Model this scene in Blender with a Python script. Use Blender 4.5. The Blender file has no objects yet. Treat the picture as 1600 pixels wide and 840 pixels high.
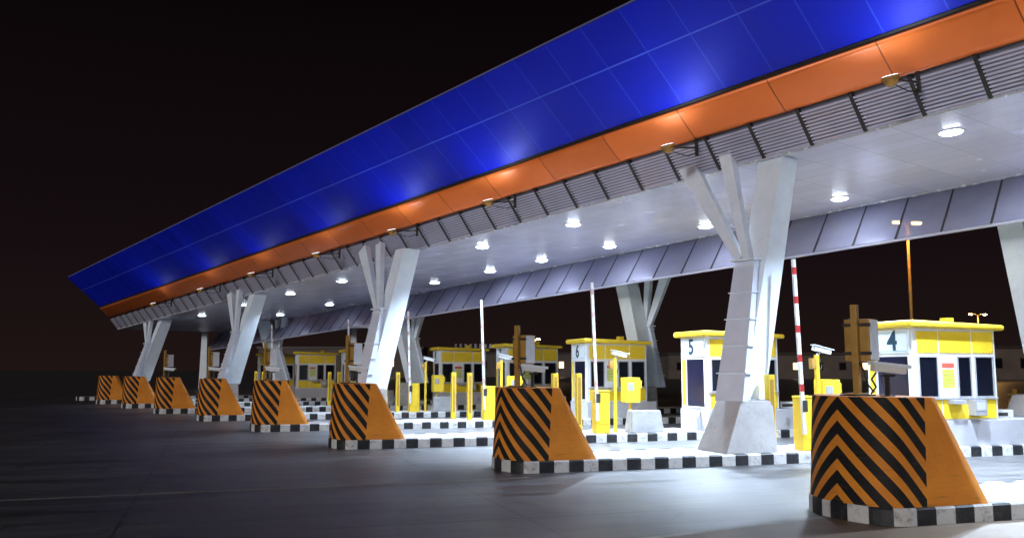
import bpy, bmesh, math, random
from mathutils import Vector, Matrix
random.seed(7)
SC = bpy.context.scene
COL = SC.collection
PI = math.pi

# ---------------------------------------------------------------- materials
def ramp(nt, fac, stops):
    r = nt.nodes.new('ShaderNodeValToRGB')
    e = r.color_ramp.elements
    while len(e) < len(stops): e.new(0.5)
    for el, (p, c) in zip(e, stops):
        el.position = p; el.color = (*c, 1) if len(c) == 3 else c
    nt.links.new(fac, r.inputs[0])
    return r.outputs[0]

def math_n(nt, op, a, b=None, c=None):
    n = nt.nodes.new('ShaderNodeMath'); n.operation = op
    for k, v in enumerate((a, b, c)):
        if v is None: continue
        if isinstance(v, (int, float)): n.inputs[k].default_value = v
        else: nt.links.new(v, n.inputs[k])
    return n.outputs[0]

def mixc(nt, fac, a, b, mode='MIX'):
    n = nt.nodes.new('ShaderNodeMix'); n.data_type = 'RGBA'; n.blend_type = mode
    for k, v in ((0, fac), (6, a), (7, b)):
        if isinstance(v, (int, float)): n.inputs[k].default_value = v
        elif isinstance(v, tuple): n.inputs[k].default_value = (*v, 1) if len(v) == 3 else v
        else: nt.links.new(v, n.inputs[k])
    return n.outputs[2]

def noise(nt, scale, detail=4, vec=None, rough=.6):
    n = nt.nodes.new('ShaderNodeTexNoise')
    n.inputs['Scale'].default_value = scale; n.inputs['Detail'].default_value = detail
    n.inputs['Roughness'].default_value = rough
    if vec is None:
        tc = nt.nodes.new('ShaderNodeTexCoord'); vec = tc.outputs['Object']
    nt.links.new(vec, n.inputs['Vector'])
    return n.outputs['Fac']

def base(name, rough=.5, metal=0.0, spec=.5):
    m = bpy.data.materials.new(name); m.use_nodes = True
    nt = m.node_tree; b = nt.nodes['Principled BSDF']
    b.inputs['Roughness'].default_value = rough
    b.inputs['Metallic'].default_value = metal
    b.inputs['Specular IOR Level'].default_value = spec
    return m, nt, b

def mat(name, col, rough=.5, metal=0.0, var=.18, scale=3.0, bump=.0, dirt=None, spec=.5):
    """one colour with soft blotches of wear, some grain and a roughness that varies"""
    m, nt, b = base(name, rough, metal, spec)
    f = noise(nt, scale, 6)
    lo = tuple(c * (1 - var) for c in col); hi = tuple(min(1, c * (1 + var * .6)) for c in col)
    c = ramp(nt, f, [(.3, lo), (.7, hi)])
    if dirt:
        f2 = noise(nt, scale * 2.3, 8, rough=.75)
        k = ramp(nt, f2, [(.52, (0, 0, 0)), (.72, (1, 1, 1))])
        c = mixc(nt, math_n(nt, 'MULTIPLY', k, dirt[1]), c, dirt[0])
    nt.links.new(c, b.inputs['Base Color'])
    r = math_n(nt, 'MULTIPLY_ADD', f, .25, rough - .12)
    nt.links.new(r, b.inputs['Roughness'])
    if bump:
        bp = nt.nodes.new('ShaderNodeBump'); bp.inputs['Strength'].default_value = bump
        bp.inputs['Distance'].default_value = .01
        nt.links.new(noise(nt, scale * 25, 4), bp.inputs['Height'])
        nt.links.new(bp.outputs[0], b.inputs['Normal'])
    return m

def emit(name, col, strength):
    m = bpy.data.materials.new(name); m.use_nodes = True
    nt = m.node_tree; b = nt.nodes['Principled BSDF']
    b.inputs['Base Color'].default_value = (.8, .8, .8, 1)
    b.inputs['Emission Color'].default_value = (*col, 1)
    b.inputs['Emission Strength'].default_value = strength
    return m

def uv_xy(nt):
    tc = nt.nodes.new('ShaderNodeTexCoord'); s = nt.nodes.new('ShaderNodeSeparateXYZ')
    nt.links.new(tc.outputs['UV'], s.inputs[0]); return s.outputs[0], s.outputs[1]

def obj_xyz(nt):
    tc = nt.nodes.new('ShaderNodeTexCoord'); s = nt.nodes.new('ShaderNodeSeparateXYZ')
    nt.links.new(tc.outputs['Object'], s.inputs[0]); return tc.outputs['Object'], s.outputs[0], s.outputs[1], s.outputs[2]

def seam_mask(nt, coord, period, width, offset=0.0):
    """1 on a thin line every `period` metres"""
    a = math_n(nt, 'ADD', coord, offset)
    f = math_n(nt, 'FRACT', math_n(nt, 'DIVIDE', a, period))
    return math_n(nt, 'LESS_THAN', f, width / period)

M = {}
M['white'] = mat('white_paint', (.72, .74, .76), .38, var=.08, scale=2, dirt=((.42, .42, .42), .35))
M['steel_white'] = mat('white_coated_steel', (.76, .85, .93), .42, var=.07, scale=1.5, bump=.05, dirt=((.45, .47, .47), .3))
M['grey_metal'] = mat('grey_metal', (.42, .42, .45), .4, .3, var=.1, scale=4)
M['dark_metal'] = mat('dark_metal', (.045, .042, .04), .45, .3, var=.2, scale=6)
M['bronze'] = mat('bronze_paint', (.42, .235, .05), .45, .1, var=.25, scale=4, dirt=((.12, .07, .03), .5))
M['yellow'] = mat('yellow_panel', (.80, .57, .035), .33, var=.06, scale=2.5, dirt=((.55, .42, .02), .25))
M['yellow_paint'] = mat('yellow_paint', (.74, .52, .03), .42, var=.10, scale=5, bump=.08, dirt=((.40, .30, .05), .4))
M['red'] = mat('red_band', (.42, .02, .02), .4, var=.1)
M['number'] = mat('number_paint', (.012, .05, .09), .4, var=.05)
M['glass'] = mat('dark_window_glass', (.005, .006, .012), .17, var=.3, scale=1, spec=.6)
M['blue_glass'] = mat('blue_window_glass', (.002, .004, .03), .17, var=.3, scale=1, spec=.7)
M['concrete'] = mat('pale_concrete', (.43, .42, .42), .75, var=.16, scale=2.2, bump=.35, dirt=((.20, .19, .19), .5))
M['concrete_grey'] = mat('grey_concrete', (.30, .30, .31), .75, var=.2, scale=2.6, bump=.35, dirt=((.14, .13, .13), .6))
M['orange_plain'] = mat('orange_band', (.5, .2, .02), .5)
M['rubber'] = mat('black_rubber', (.02, .02, .02), .7)
M['lamp'] = emit('lit_lamp_lens', (.80, .90, 1.0), 60)
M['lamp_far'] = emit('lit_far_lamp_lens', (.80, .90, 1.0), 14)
M['sodium'] = emit('sodium_lamp_lens', (1.0, .50, .12), 90)
M['trim_glow'] = mat('edge_trim_and_glare', (.80, .83, .88), .25, .4, var=.05)  # front edge trim, and the painted glare at the rear ceiling edge
M['brick_dark'] = mat('far_wall', (.10, .08, .07), .8, var=.3, scale=.3)
M['lit_window'] = emit('lit_window', (1.0, .72, .36), 1.6)

def chevron_material():
    m, nt, b = base('black_and_orange_chevrons', .68, 0, .3)
    t, z = uv_xy(nt)
    at = math_n(nt, 'ABSOLUTE', t)
    # the stripes run down from the arris, the further round the steeper
    drop = math_n(nt, 'ADD', math_n(nt, 'MULTIPLY', at, .82), math_n(nt, 'MULTIPLY', math_n(nt, 'MULTIPLY', at, at), .16))
    v = math_n(nt, 'DIVIDE', math_n(nt, 'ADD', math_n(nt, 'ADD', z, drop), .075), .315)
    st = math_n(nt, 'LESS_THAN', math_n(nt, 'FRACT', v), .55)
    lim = math_n(nt, 'LESS_THAN', at, 1.24)
    st = math_n(nt, 'MULTIPLY', st, lim)
    f = noise(nt, 2.2, 6)
    orange = ramp(nt, f, [(.3, (.62, .20, .018)), (.75, (.80, .29, .03))])
    f3 = noise(nt, 9, 8, rough=.8)
    orange = mixc(nt, math_n(nt, 'MULTIPLY', ramp(nt, f3, [(.55, (0, 0, 0)), (.75, (1, 1, 1))]), .35), orange, (.26, .11, .03))
    black = ramp(nt, f3, [(.3, (.005, .005, .006)), (.8, (.018, .017, .016))])
    c = mixc(nt, st, orange, black)
    mp = nt.nodes.new('ShaderNodeMapping'); mp.inputs['Scale'].default_value = (.8, .8, 9)
    tc = nt.nodes.new('ShaderNodeTexCoord'); nt.links.new(tc.outputs['Object'], mp.inputs[0])
    sc = noise(nt, 2.6, 7, mp.outputs[0], .75)
    low = math_n(nt, 'SUBTRACT', 1.15, z)
    k = math_n(nt, 'MULTIPLY', ramp(nt, sc, [(.56, (0, 0, 0)), (.66, (1, 1, 1))]), math_n(nt, 'MULTIPLY', low, .45))
    c = mixc(nt, k, c, (.10, .075, .055))
    nt.links.new(c, b.inputs['Base Color'])
    bp = nt.nodes.new('ShaderNodeBump'); bp.inputs['Strength'].default_value = .25; bp.inputs['Distance'].default_value = .01
    nt.links.new(noise(nt, 45, 5), bp.inputs['Height']); nt.links.new(bp.outputs[0], b.inputs['Normal'])
    return m
M['chevron'] = chevron_material()

def kerb_material():
    m, nt, b = base('black_and_white_kerb_paint', .55)
    t, z = uv_xy(nt)
    st = math_n(nt, 'LESS_THAN', math_n(nt, 'FRACT', math_n(nt, 'DIVIDE', t, .60)), .5)
    f3 = noise(nt, 7, 8, rough=.8)
    wear = ramp(nt, f3, [(.50, (0, 0, 0)), (.64, (1, 1, 1))])
    white = mixc(nt, math_n(nt, 'MULTIPLY', wear, .75), (.60, .60, .60), (.17, .165, .16))
    black = mixc(nt, math_n(nt, 'MULTIPLY', wear, .5), (.013, .014, .018), (.08, .08, .08))
    nt.links.new(mixc(nt, st, white, black), b.inputs['Base Color'])
    bp = nt.nodes.new('ShaderNodeBump'); bp.inputs['Strength'].default_value = .4; bp.inputs['Distance'].default_value = .01
    nt.links.new(noise(nt, 30, 5), bp.inputs['Height']); nt.links.new(bp.outputs[0], b.inputs['Normal'])
    return m
M['kerb'] = kerb_material()

def ground_material():
    m, nt, b = base('worn_road_concrete', .5)
    tc = nt.nodes.new('ShaderNodeTexCoord')
    mp = nt.nodes.new('ShaderNodeMapping'); mp.inputs['Rotation'].default_value = (0, 0, -math.radians(18.2))
    mp.inputs['Location'].default_value = (0, .4, 0)
    nt.links.new(tc.outputs['Object'], mp.inputs[0])
    s = nt.nodes.new('ShaderNodeSeparateXYZ'); nt.links.new(mp.outputs[0], s.inputs[0])
    f1 = noise(nt, .35, 6, tc.outputs['Object'])
    mp2 = nt.nodes.new('ShaderNodeMapping'); mp2.inputs['Scale'].default_value = (.16, 1.4, 1)
    nt.links.new(mp.outputs[0], mp2.inputs[0])
    f2 = noise(nt, 1.2, 7, mp2.outputs[0], .7)      # streaks of tyre wear along the lanes
    f3 = noise(nt, 60, 4, tc.outputs['Object'], .7)
    c = ramp(nt, f1, [(.3, (.095, .092, .097)), (.72, (.165, .161, .166))])
    c = mixc(nt, .75, c, ramp(nt, f2, [(.34, (.22, .215, .21)), (.66, (1.15, 1.15, 1.15))]), 'MULTIPLY')
    c = mixc(nt, .8, c, ramp(nt, f3, [(.36, (.45, .45, .45)), (.64, (1.2, 1.2, 1.2))]), 'MULTIPLY')
    f4 = noise(nt, 1.1, 3, tc.outputs['Object'], .55)     # oil spots and patches
    c = mixc(nt, math_n(nt, 'MULTIPLY', ramp(nt, f4, [(.62, (0, 0, 0)), (.68, (1, 1, 1))]), .45), c, (.05, .048, .047))
    vo = nt.nodes.new('ShaderNodeTexVoronoi'); vo.feature = 'DISTANCE_TO_EDGE'; vo.inputs['Scale'].default_value = .33
    wv = nt.nodes.new('ShaderNodeVectorMath'); wv.operation = 'MULTIPLY_ADD'
    nz = nt.nodes.new('ShaderNodeTexNoise'); nz.inputs['Scale'].default_value = 1.6; nz.inputs['Detail'].default_value = 5
    nt.links.new(tc.outputs['Object'], nz.inputs['Vector'])
    nt.links.new(nz.outputs['Color'], wv.inputs[0]); wv.inputs[1].default_value = (.9, .9, 0); nt.links.new(tc.outputs['Object'], wv.inputs[2])
    nt.links.new(wv.outputs[0], vo.inputs['Vector'])
    crack = math_n(nt, 'MULTIPLY', math_n(nt, 'LESS_THAN', vo.outputs[0], .006), math_n(nt, 'GREATER_THAN', f1, .52))
    c = mixc(nt, math_n(nt, 'MULTIPLY', crack, .7), c, (.04, .038, .037))
    j = seam_mask(nt, s.outputs[1], 6.35, .06, 1.0)
    j2 = seam_mask(nt, s.outputs[0], 5.0, .035, 1.1)
    c = mixc(nt, math_n(nt, 'MAXIMUM', j, j2), c, (.035, .033, .033))
    nt.links.new(c, b.inputs['Base Color'])
    nt.links.new(ramp(nt, f2, [(.3, (.30,)*3), (.75, (.62,)*3)]), b.inputs['Roughness'])
    bp = nt.nodes.new('ShaderNodeBump'); bp.inputs['Strength'].default_value = .35; bp.inputs['Distance'].default_value = .006
    nt.links.new(f3, bp.inputs['Height']); nt.links.new(bp.outputs[0], b.inputs['Normal'])
    return m
M['ground'] = ground_material()

def panel_material(name, col, line, rough, metal, px, pw, py=None, ox=0, oy=0, var=.12, coat=0):
    """sheet panels with thin seams across (x) and along (y)"""
    m, nt, b = base(name, rough, metal, .35)
    o, x, y, z = obj_xyz(nt)
    k = seam_mask(nt, x, px, pw, ox)
    if py: k = math_n(nt, 'MAXIMUM', k, seam_mask(nt, y, py, pw, oy))
    # each panel a slightly different shade
    wn = nt.nodes.new('ShaderNodeTexWhiteNoise'); wn.noise_dimensions = '2D'
    cx = nt.nodes.new('ShaderNodeCombineXYZ')
    nt.links.new(math_n(nt, 'FLOOR', math_n(nt, 'DIVIDE', math_n(nt, 'ADD', x, ox), px)), cx.inputs[0])
    if py: nt.links.new(math_n(nt, 'FLOOR', math_n(nt, 'DIVIDE', math_n(nt, 'ADD', y, oy), py)), cx.inputs[1])
    nt.links.new(cx.outputs[0], wn.inputs[0])
    f = noise(nt, 1.3, 4)
    f = math_n(nt, 'ADD', math_n(nt, 'MULTIPLY', wn.outputs[0], .5), math_n(nt, 'MULTIPLY', f, .5))
    c = ramp(nt, f, [(.2, tuple(v * (1 - var) for v in col)), (.8, tuple(min(1, v * (1 + var)) for v in col))])
    c = mixc(nt, k, c, line)
    nt.links.new(c, b.inputs['Base Color'])
    nt.links.new(math_n(nt, 'MULTIPLY_ADD', f, .12, rough - .06), b.inputs['Roughness'])
    bp = nt.nodes.new('ShaderNodeBump'); bp.inputs['Strength'].default_value = .12; bp.inputs['Distance'].default_value = .02
    nt.links.new(noise(nt, 1.1, 2), bp.inputs['Height']); nt.links.new(bp.outputs[0], b.inputs['Normal'])
    if coat: b.inputs['Coat Weight'].default_value = coat; b.inputs['Coat Roughness'].default_value = .12
    return m
M['blue'] = panel_material('blue_cladding', (.0, .010, .50), (.02, .06, .62), .50, .1, 1.22, .03, .0, .9)
M['orange'] = panel_material('orange_cladding', (.82, .185, .035), (.26, .06, .01), .36, .1, 2.44, .03, .0, .72)
M['ceiling'] = panel_material('ceiling_sheet', (.74, .73, .88), (.50, .49, .60), .24, .12, 1.22, .018, .61, .2, .1, .06)
M['louvre'] = mat('louvre_metal', (.60, .61, .76), .34, .3, var=.1, scale=2)
def back_fascia_material():
    m, nt, b = base('perforated_metal_sheet', .32, .35)
    o, x, y, z = obj_xyz(nt)
    c = ramp(nt, noise(nt, .9, 4), [(.3, (.34, .345, .50)), (.7, (.42, .425, .58))])
    nt.links.new(c, b.inputs['Base Color'])
    tr = nt.nodes.new('ShaderNodeBsdfTransparent'); mx = nt.nodes.new('ShaderNodeMixShader')
    mx.inputs[0].default_value = .22
    out = nt.nodes['Material Output']
    nt.links.new(b.outputs[0], mx.inputs[1]); nt.links.new(tr.outputs[0], mx.inputs[2])
    nt.links.new(mx.outputs[0], out.inputs[0])
    return m
M['perforated'] = back_fascia_material()

# ---------------------------------------------------------------- mesh helpers
class MB:
    def __init__(self): self.bm = bmesh.new(); self.uv = None; self.mi = 0
    def face(self, vs, mi=None, uvs=None, smooth=False):
        try: f = self.bm.faces.new(vs)
        except ValueError: return None
        f.material_index = self.mi if mi is None else mi
        f.smooth = smooth
        if uvs:
            if self.uv is None: self.uv = self.bm.loops.layers.uv.new('UVMap')
            for l, q in zip(f.loops, uvs): l[self.uv].uv = q
        return f
    def hexa(self, pts, bevel=0.0):
        """8 points: bottom ring of 4 (counter-clockwise from above) then top ring"""
        v = [self.bm.verts.new(p) for p in pts]
        fs = [self.face([v[i] for i in q]) for q in ((3, 2, 1, 0), (4, 5, 6, 7), (0, 1, 5, 4), (1, 2, 6, 5), (2, 3, 7, 6), (3, 0, 4, 7))]
        if bevel:
            es = list({e for f in fs for e in f.edges})
            bmesh.ops.bevel(self.bm, geom=es, offset=bevel, segments=2, affect='EDGES', profile=.7, clamp_overlap=True, material=self.mi)
        return self
    def box(self, x0, x1, y0, y1, z0, z1, bevel=0.0, mtx=None):
        p = [(x0, y0, z0), (x1, y0, z0), (x1, y1, z0), (x0, y1, z0), (x0, y0, z1), (x1, y0, z1), (x1, y1, z1), (x0, y1, z1)]
        if mtx: p = [mtx @ Vector(q) for q in p]
        return self.hexa(p, bevel)
    def tube(self, a, b, r, r2=None, n=10, caps=True):
        a, b = Vector(a), Vector(b); r2 = r if r2 is None else r2
        d = (b - a).normalized(); up = Vector((0, 0, 1)) if abs(d.z) < .95 else Vector((1, 0, 0))
        e1 = d.cross(up).normalized(); e2 = e1.cross(d)
        A = [self.bm.verts.new(a + (e1 * math.cos(t) + e2 * math.sin(t)) * r) for t in [2 * PI * k / n for k in range(n)]]
        B = [self.bm.verts.new(b + (e1 * math.cos(t) + e2 * math.sin(t)) * r2) for t in [2 * PI * k / n for k in range(n)]]
        for k in range(n): self.face([A[k], A[(k + 1) % n], B[(k + 1) % n], B[k]], smooth=True)
        if caps: self.face(A[::-1]); self.face(B)
        return self
    def path(self, pts, r, n=8):
        for a, b in zip(pts, pts[1:]): self.tube(a, b, r, n=n)
        return self
    def bar(self, a, b, w1, h1, w2, h2, side):
        """a bar of rectangular section; `side` is the direction of its width"""
        a, b, side = Vector(a), Vector(b), Vector(side).normalized()
        d = (b - a).normalized(); o = d.cross(side).normalized(); s = o.cross(d).normalized()
        p = []
        for c, w, h in ((a, w1, h1), (b, w2, h2)):
            p += [c - s * w / 2 - o * h / 2, c + s * w / 2 - o * h / 2, c + s * w / 2 + o * h / 2, c - s * w / 2 + o * h / 2]
        return self.hexa(p)
    def build(self, name, mats, parent=None, loc=None):
        bmesh.ops.recalc_face_normals(self.bm, faces=self.bm.faces[:])
        me = bpy.data.meshes.new(name); self.bm.to_mesh(me); self.bm.free()
        for m in (mats if isinstance(mats, (list, tuple)) else [mats]): me.materials.append(M[m] if isinstance(m, str) else m)
        o = bpy.data.objects.new(name, me); COL.objects.link(o)
        if parent: o.parent = parent
        if loc: o.location = loc
        return o

def tag(o, label=None, cat=None, group=None, kind=None):
    if label: o['label'] = label
    if cat: o['category'] = cat
    if group: o['group'] = group
    if kind: o['kind'] = kind
    return o

def empty(name, loc, rz=0, label=None, cat=None, group=None):
    o = bpy.data.objects.new(name, None); COL.objects.link(o); o.empty_display_size = .2
    o.location = loc; o.rotation_euler = (0, 0, rz)
    return tag(o, label, cat, group)

def kids(o): return [c for c in bpy.data.objects if c.parent == o]
def copy_tree(o, parent=None):
    c = o.copy(); COL.objects.link(c); c.parent = parent
    for ch in kids(o):
        if ch.type != 'LIGHT': copy_tree(ch, c)
    return c
def relabel(o, label): o['label'] = label; return o

# ---------------------------------------------------------------- layout
DI = Vector((.9496, .3135, 0)); DJ = Vector((-.3135, .9496, 0)); TH = math.atan2(.3135, .9496)
F = {1: (4.45, 11.15), 2: (-.04, 16.85), 3: (-4.3, 21.9), 4: (-8.05, 28.), 5: (-11.8, 33.8), 6: (-15.7, 39.5), 7: (-19.6, 45.2), 8: (-23.5, 50.9), 9: (-27.4, 56.6)}
def W(k, u, v, z=0.0):
    return Vector((F[k][0], F[k][1], 0)) + DI * u + DJ * v + Vector((0, 0, z))
UB = {2: 9.47, 3: 10.35, 4: 11.32, 5: 12.24, 6: 12.91, 7: 11.18, 8: 11.12, 9: 11.1}
UG = {1: 6.4, 2: 6.62, 3: 7.03, 4: 7.59, 5: 8.18, 6: 8.6, 7: 7.4, 8: 7.4}
KH = .22; NB = .90; NA = .50         # kerb height, half width, nose length
def whose(k):
    return {1: 'the nearest traffic island', 2: 'the island of booth 4', 3: 'the island of booth 5', 4: 'the island of booth 6', 5: 'the island of booth 7',
            6: 'the island of booth 8', 7: 'the island of booth 9', 8: 'the second island beyond booth 9', 9: 'the farthest island on the left'}[k]

# ---------------------------------------------------------------- setting
g = MB()
v = [g.bm.verts.new(p) for p in ((-900, -120, 0), (900, -120, 0), (900, 1500, 0), (-900, 1500, 0))]
g.face(v)
tag(g.build('ground', 'ground'), kind='structure')

def strip(name, a, b, w, m, z, label):
    a, b = Vector((*a, z)), Vector((*b, z)); d = (b - a).normalized(); s = d.cross(Vector((0, 0, 1))) * w / 2
    q = MB(); q.face([q.bm.verts.new(p) for p in (a - s, b - s, b + s, a + s)])
    o = q.build(name, m); tag(o, label, None, None, 'structure'); return o
M['faded_line'] = mat('faded_road_line', (.30, .27, .22), .6, var=.35, scale=1.4, dirt=((.13, .125, .12), .95))
strip('road_marking', (-22, 8.3), (.3, 16.35), .13, 'faded_line', .004, 'faded pale line along the lane')
strip('road_marking', (.2, 9.75), (4.2, 12.1), .12, 'faded_line', .004, 'faded pale line leading to the near island')
M['warm_slab'] = mat('brown_concrete_slab', (.21, .145, .09), .6, var=.35, scale=.9, bump=.3, dirt=((.10, .09, .08), .7))
s_ = MB(); s_.face([s_.bm.verts.new(p) for p in ((.1, 9.6, .004), (.6, 3, .004), (16, 3, .004), (20, 15.2, .004), (11, 13.2, .004), (4.15, 12.0, .004))])
tag(s_.build('pavement_slab', 'warm_slab'), kind='structure')

# ---------------------------------------------------------------- islands
def outline(a, b, L, off=0.0, n=12, b2=None):
    """plan of an island: rounded nose at x=0, long sides, rounded tail; starts at the nose tip, counter-clockwise seen from above"""
    b_, a_ = b - off, a - off * .6
    pts = []
    for k in range(n + 1):
        t = PI - k * PI / 2 / n
        pts.append((a + a_ * math.cos(t), b - b_ * math.sin(t)))
    m = int(L / .6)
    for k in range(1, m): pts.append((a + (L - 2 * a) * k / m, off))
    for k in range(2 * n + 1):
        t = -PI / 2 + k * PI / 2 / n
        pts.append((L - a + a_ * math.cos(t), b + b_ * math.sin(t)))
    for k in range(1, m): pts.append((L - a - (L - 2 * a) * k / m, 2 * b - off))
    for k in range(n):
        t = PI / 2 + k * PI / 2 / n
        pts.append((a + a_ * math.cos(t), b + b_ * math.sin(t)))
    return pts

def make_island(k, L):
    t = empty('traffic_island', W(k, 0, 0), TH, 'long island with black and white kerb, ' +
              {1: 'nearest, under the largest chevron barrier', 2: 'carrying the booth marked 4', 3: 'carrying the booth marked 5', 4: 'carrying the booth marked 6', 5: 'carrying the booth marked 7', 6: 'carrying the booth marked 8',
               7: 'carrying the booth marked 9', 8: 'second past the booth marked 9', 9: 'farthest to the left'}[k], 'traffic island', 'traffic islands between the toll lanes')
    o0 = outline(NA, NB, L); o1 = outline(NA, NB, L, .02); o2 = outline(NA, NB, L, .16)
    q = MB(); n = len(o0)
    ts = [0.0]
    for i in range(n):
        a, b = o0[i], o0[(i + 1) % n]; ts.append(ts[-1] + math.dist(a, b))
    R = [[q.bm.verts.new((x, y, z)) for x, y in o] for o, z in ((o0, -.02), (o0, KH - .025), (o1, KH), (o2, KH))]
    hz = [0, .2, .22, .36]
    for r in range(3):
        for i in range(n):
            j = (i + 1) % n
            q.face([R[r][i], R[r][j], R[r + 1][j], R[r + 1][i]], uvs=[(ts[i], hz[r]), (ts[i + 1], hz[r]), (ts[i + 1], hz[r + 1]), (ts[i], hz[r + 1])])
    q.build('kerb', 'kerb', t)
    q = MB(); q.face([q.bm.verts.new((x, y, KH - .006)) for x, y in outline(NA, NB, L, .155)])
    q.build('paved_top', 'concrete', t)
    return t
for k in F: make_island(k, {1: 26, 2: 24}.get(k, 22 if k < 6 else 18))

# ---------------------------------------------------------------- chevron barriers
def make_barrier():
    t = empty('chevron_barrier', (0, 0, 0))
    H = 1.36; b = NB - .04
    def plan(L, bat):
        """open outline from far side round the nose to the near side; arc length 0 at the tip"""
        a_, b_ = NA - .04 + bat, b + bat - .03
        p = []
        m = 8
        for i in range(m): p.append((NA + (L - NA) * (1 - i / m), NB + b_))
        for i in range(25):
            th = PI / 2 + i * PI / 24
            p.append((NA + a_ * math.cos(th), NB + b_ * math.sin(th)))
        for i in range(1, m + 1): p.append((NA + (L - NA) * i / m, NB - b_))
        return p
    rows = 12; q = MB(); rings = []; arcs = []
    for r in range(rows + 1):
        z = H * r / rows
        L = 1.76 - .72 * (r / rows); bat = .03 - .07 * (r / rows)
        p = plan(L, bat); c = len(p) // 2
        s = [0] * len(p)
        for i in range(c + 1, len(p)): s[i] = s[i - 1] + math.dist(p[i], p[i - 1])
        for i in range(c - 1, -1, -1): s[i] = s[i + 1] - math.dist(p[i], p[i + 1])
        # chamfered lip at the top
        rings.append([q.bm.verts.new((x, y, z)) for x, y in p]); arcs.append(s)
    for r in range(rows):
        for i in range(len(rings[0]) - 1):
            q.face([rings[r][i], rings[r][i + 1], rings[r + 1][i + 1], rings[r + 1][i]],
                   uvs=[(arcs[r][i] - .12, H * r / rows), (arcs[r][i + 1] - .12, H * r / rows), (arcs[r + 1][i + 1] - .12, H * (r + 1) / rows), (arcs[r + 1][i] - .12, H * (r + 1) / rows)], smooth=True)
    for r in range(rows):
        A, B = rings[r], rings[r + 1]
        q.face([A[-1], A[0], B[0], B[-1]], uvs=[(3, 0)] * 4)
    top = rings[-1]
    q.face(top, uvs=[(3, 0)] * len(top))
    bmesh.ops.recalc_face_normals(q.bm, faces=q.bm.faces[:])
    es = [e for e in top[0].link_edges]
    rim = [e for e in q.bm.edges if all(v_ in set(top) for v_ in e.verts)]
    bmesh.ops.bevel(q.bm, geom=rim, offset=.022, segments=2, affect='EDGES', profile=.6)
    q.build('barrier_body', 'chevron', t)
    q = MB(); q.box(.25, .57, NB - .28, NB + .04, H, H + .02, .004)
    q.build('base_plate', 'dark_metal', t)
    return t
bar0 = make_barrier()
for k in range(1, 9):
    o = bar0 if k == 1 else copy_tree(bar0)
    o.location = W(k, 0, 0, KH - .004); o.rotation_euler.z = TH
    tag(o, {1: 'largest orange concrete barrier with black chevrons, in the right foreground',
            2: 'orange barrier with black chevrons in the middle, on the island of booth 4',
            3: 'orange barrier with black chevrons left of centre, on the island of booth 5'}.get(k, 'small far orange chevron barrier on ' + whose(k)),
        'barrier', 'chevron barriers at the noses of the islands')

# ---------------------------------------------------------------- signal cabinet and camera on each barrier
def make_cabinet():
    t = empty('signal_cabinet', (0, 0, 0))
    q = MB(); q.box(-.042, .042, -.042, .042, 0, 1.19, .006); q.box(-.11, .11, -.11, .11, 0, .018, .004)
    q.build('post', 'bronze', t)
    q = MB(); q.box(-.175, .165, .05, .33, .44, 1.0, .012)
    cab = q.build('cabinet', 'bronze', t)
    q = MB(); q.box(.168, .18, .065, .315, .455, .985, .004)
    q.build('side_panel', 'white', cab)
    q = MB(); q.box(-.15, .14, .332, .341, .47, .97, .003)
    q.build('signal_face', 'glass', cab)
    for z in (.52, .90):
        q = MB(); q.box(-.19, .19, .034, .058, z, z + .045, .004); q.build('clamp', 'dark_metal', t)
    q = MB(); q.path([(.04, .0, .42), (.10, .01, .30), (.12, .03, .14), (.20, .06, .03)], .012); q.build('cable', 'rubber', t)
    return t
def make_camera_low():
    t = empty('security_camera', (0, 0, 0))
    q = MB(); q.box(-.07, .07, -.07, .07, 0, .016, .003); q.box(-.025, .025, -.02, .02, .016, .27, .004); q.box(-.06, .10, -.035, .035, .25, .285, .004)
    q.build('bracket', 'dark_metal', t)
    tilt = Matrix.Translation((.03, 0, .36)) @ Matrix.Rotation(.10, 4, 'Y')
    q = MB(); q.box(-.22, .22, -.06, .06, -.055, .05, .014, tilt); h = q.build('housing', 'white', t)
    q = MB(); q.box(-.25, .27, -.075, .075, .056, .068, .003, tilt); q.box(-.25, .27, -.078, -.07, .02, .066, .002, tilt); q.box(-.25, .27, .07, .078, .02, .066, .002, tilt)
    q.build('sun_shield', 'steel_white', h)
    q = MB(); q.tube(tilt @ Vector((.215, 0, 0)), tilt @ Vector((.232, 0, 0)), .042, n=16); q.build('lens', 'glass', h)
    q = MB(); q.path([(-.14, 0, .31), (-.20, .02, .22), (-.13, .04, .12), (-.20, .05, .03)], .012); q.build('cable', 'rubber', t)
    return t
cab0, cam0 = make_cabinet(), make_camera_low()
for k in range(1, 7):
    o = cab0 if k == 1 else copy_tree(cab0)
    o.location = W(k, .41, NB - .12, KH - .004 + 1.378); o.rotation_euler.z = TH - math.radians(63)
    nm = {1: 'the largest chevron barrier', 2: 'the middle chevron barrier, left of booth 5', 3: 'the chevron barrier left of centre'}.get(k, 'the barrier of ' + whose(k))
    tag(o, 'bronze cabinet on a post on ' + nm, 'signal cabinet', 'signal cabinets on the barriers')
    o = cam0 if k == 1 else copy_tree(cam0)
    o.location = W(k, .60, NB - .46, KH - .004 + 1.36); o.rotation_euler.z = TH - math.radians(12)
    tag(o, 'white camera on a low bracket on ' + nm, 'camera', 'security cameras on the barriers')

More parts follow.
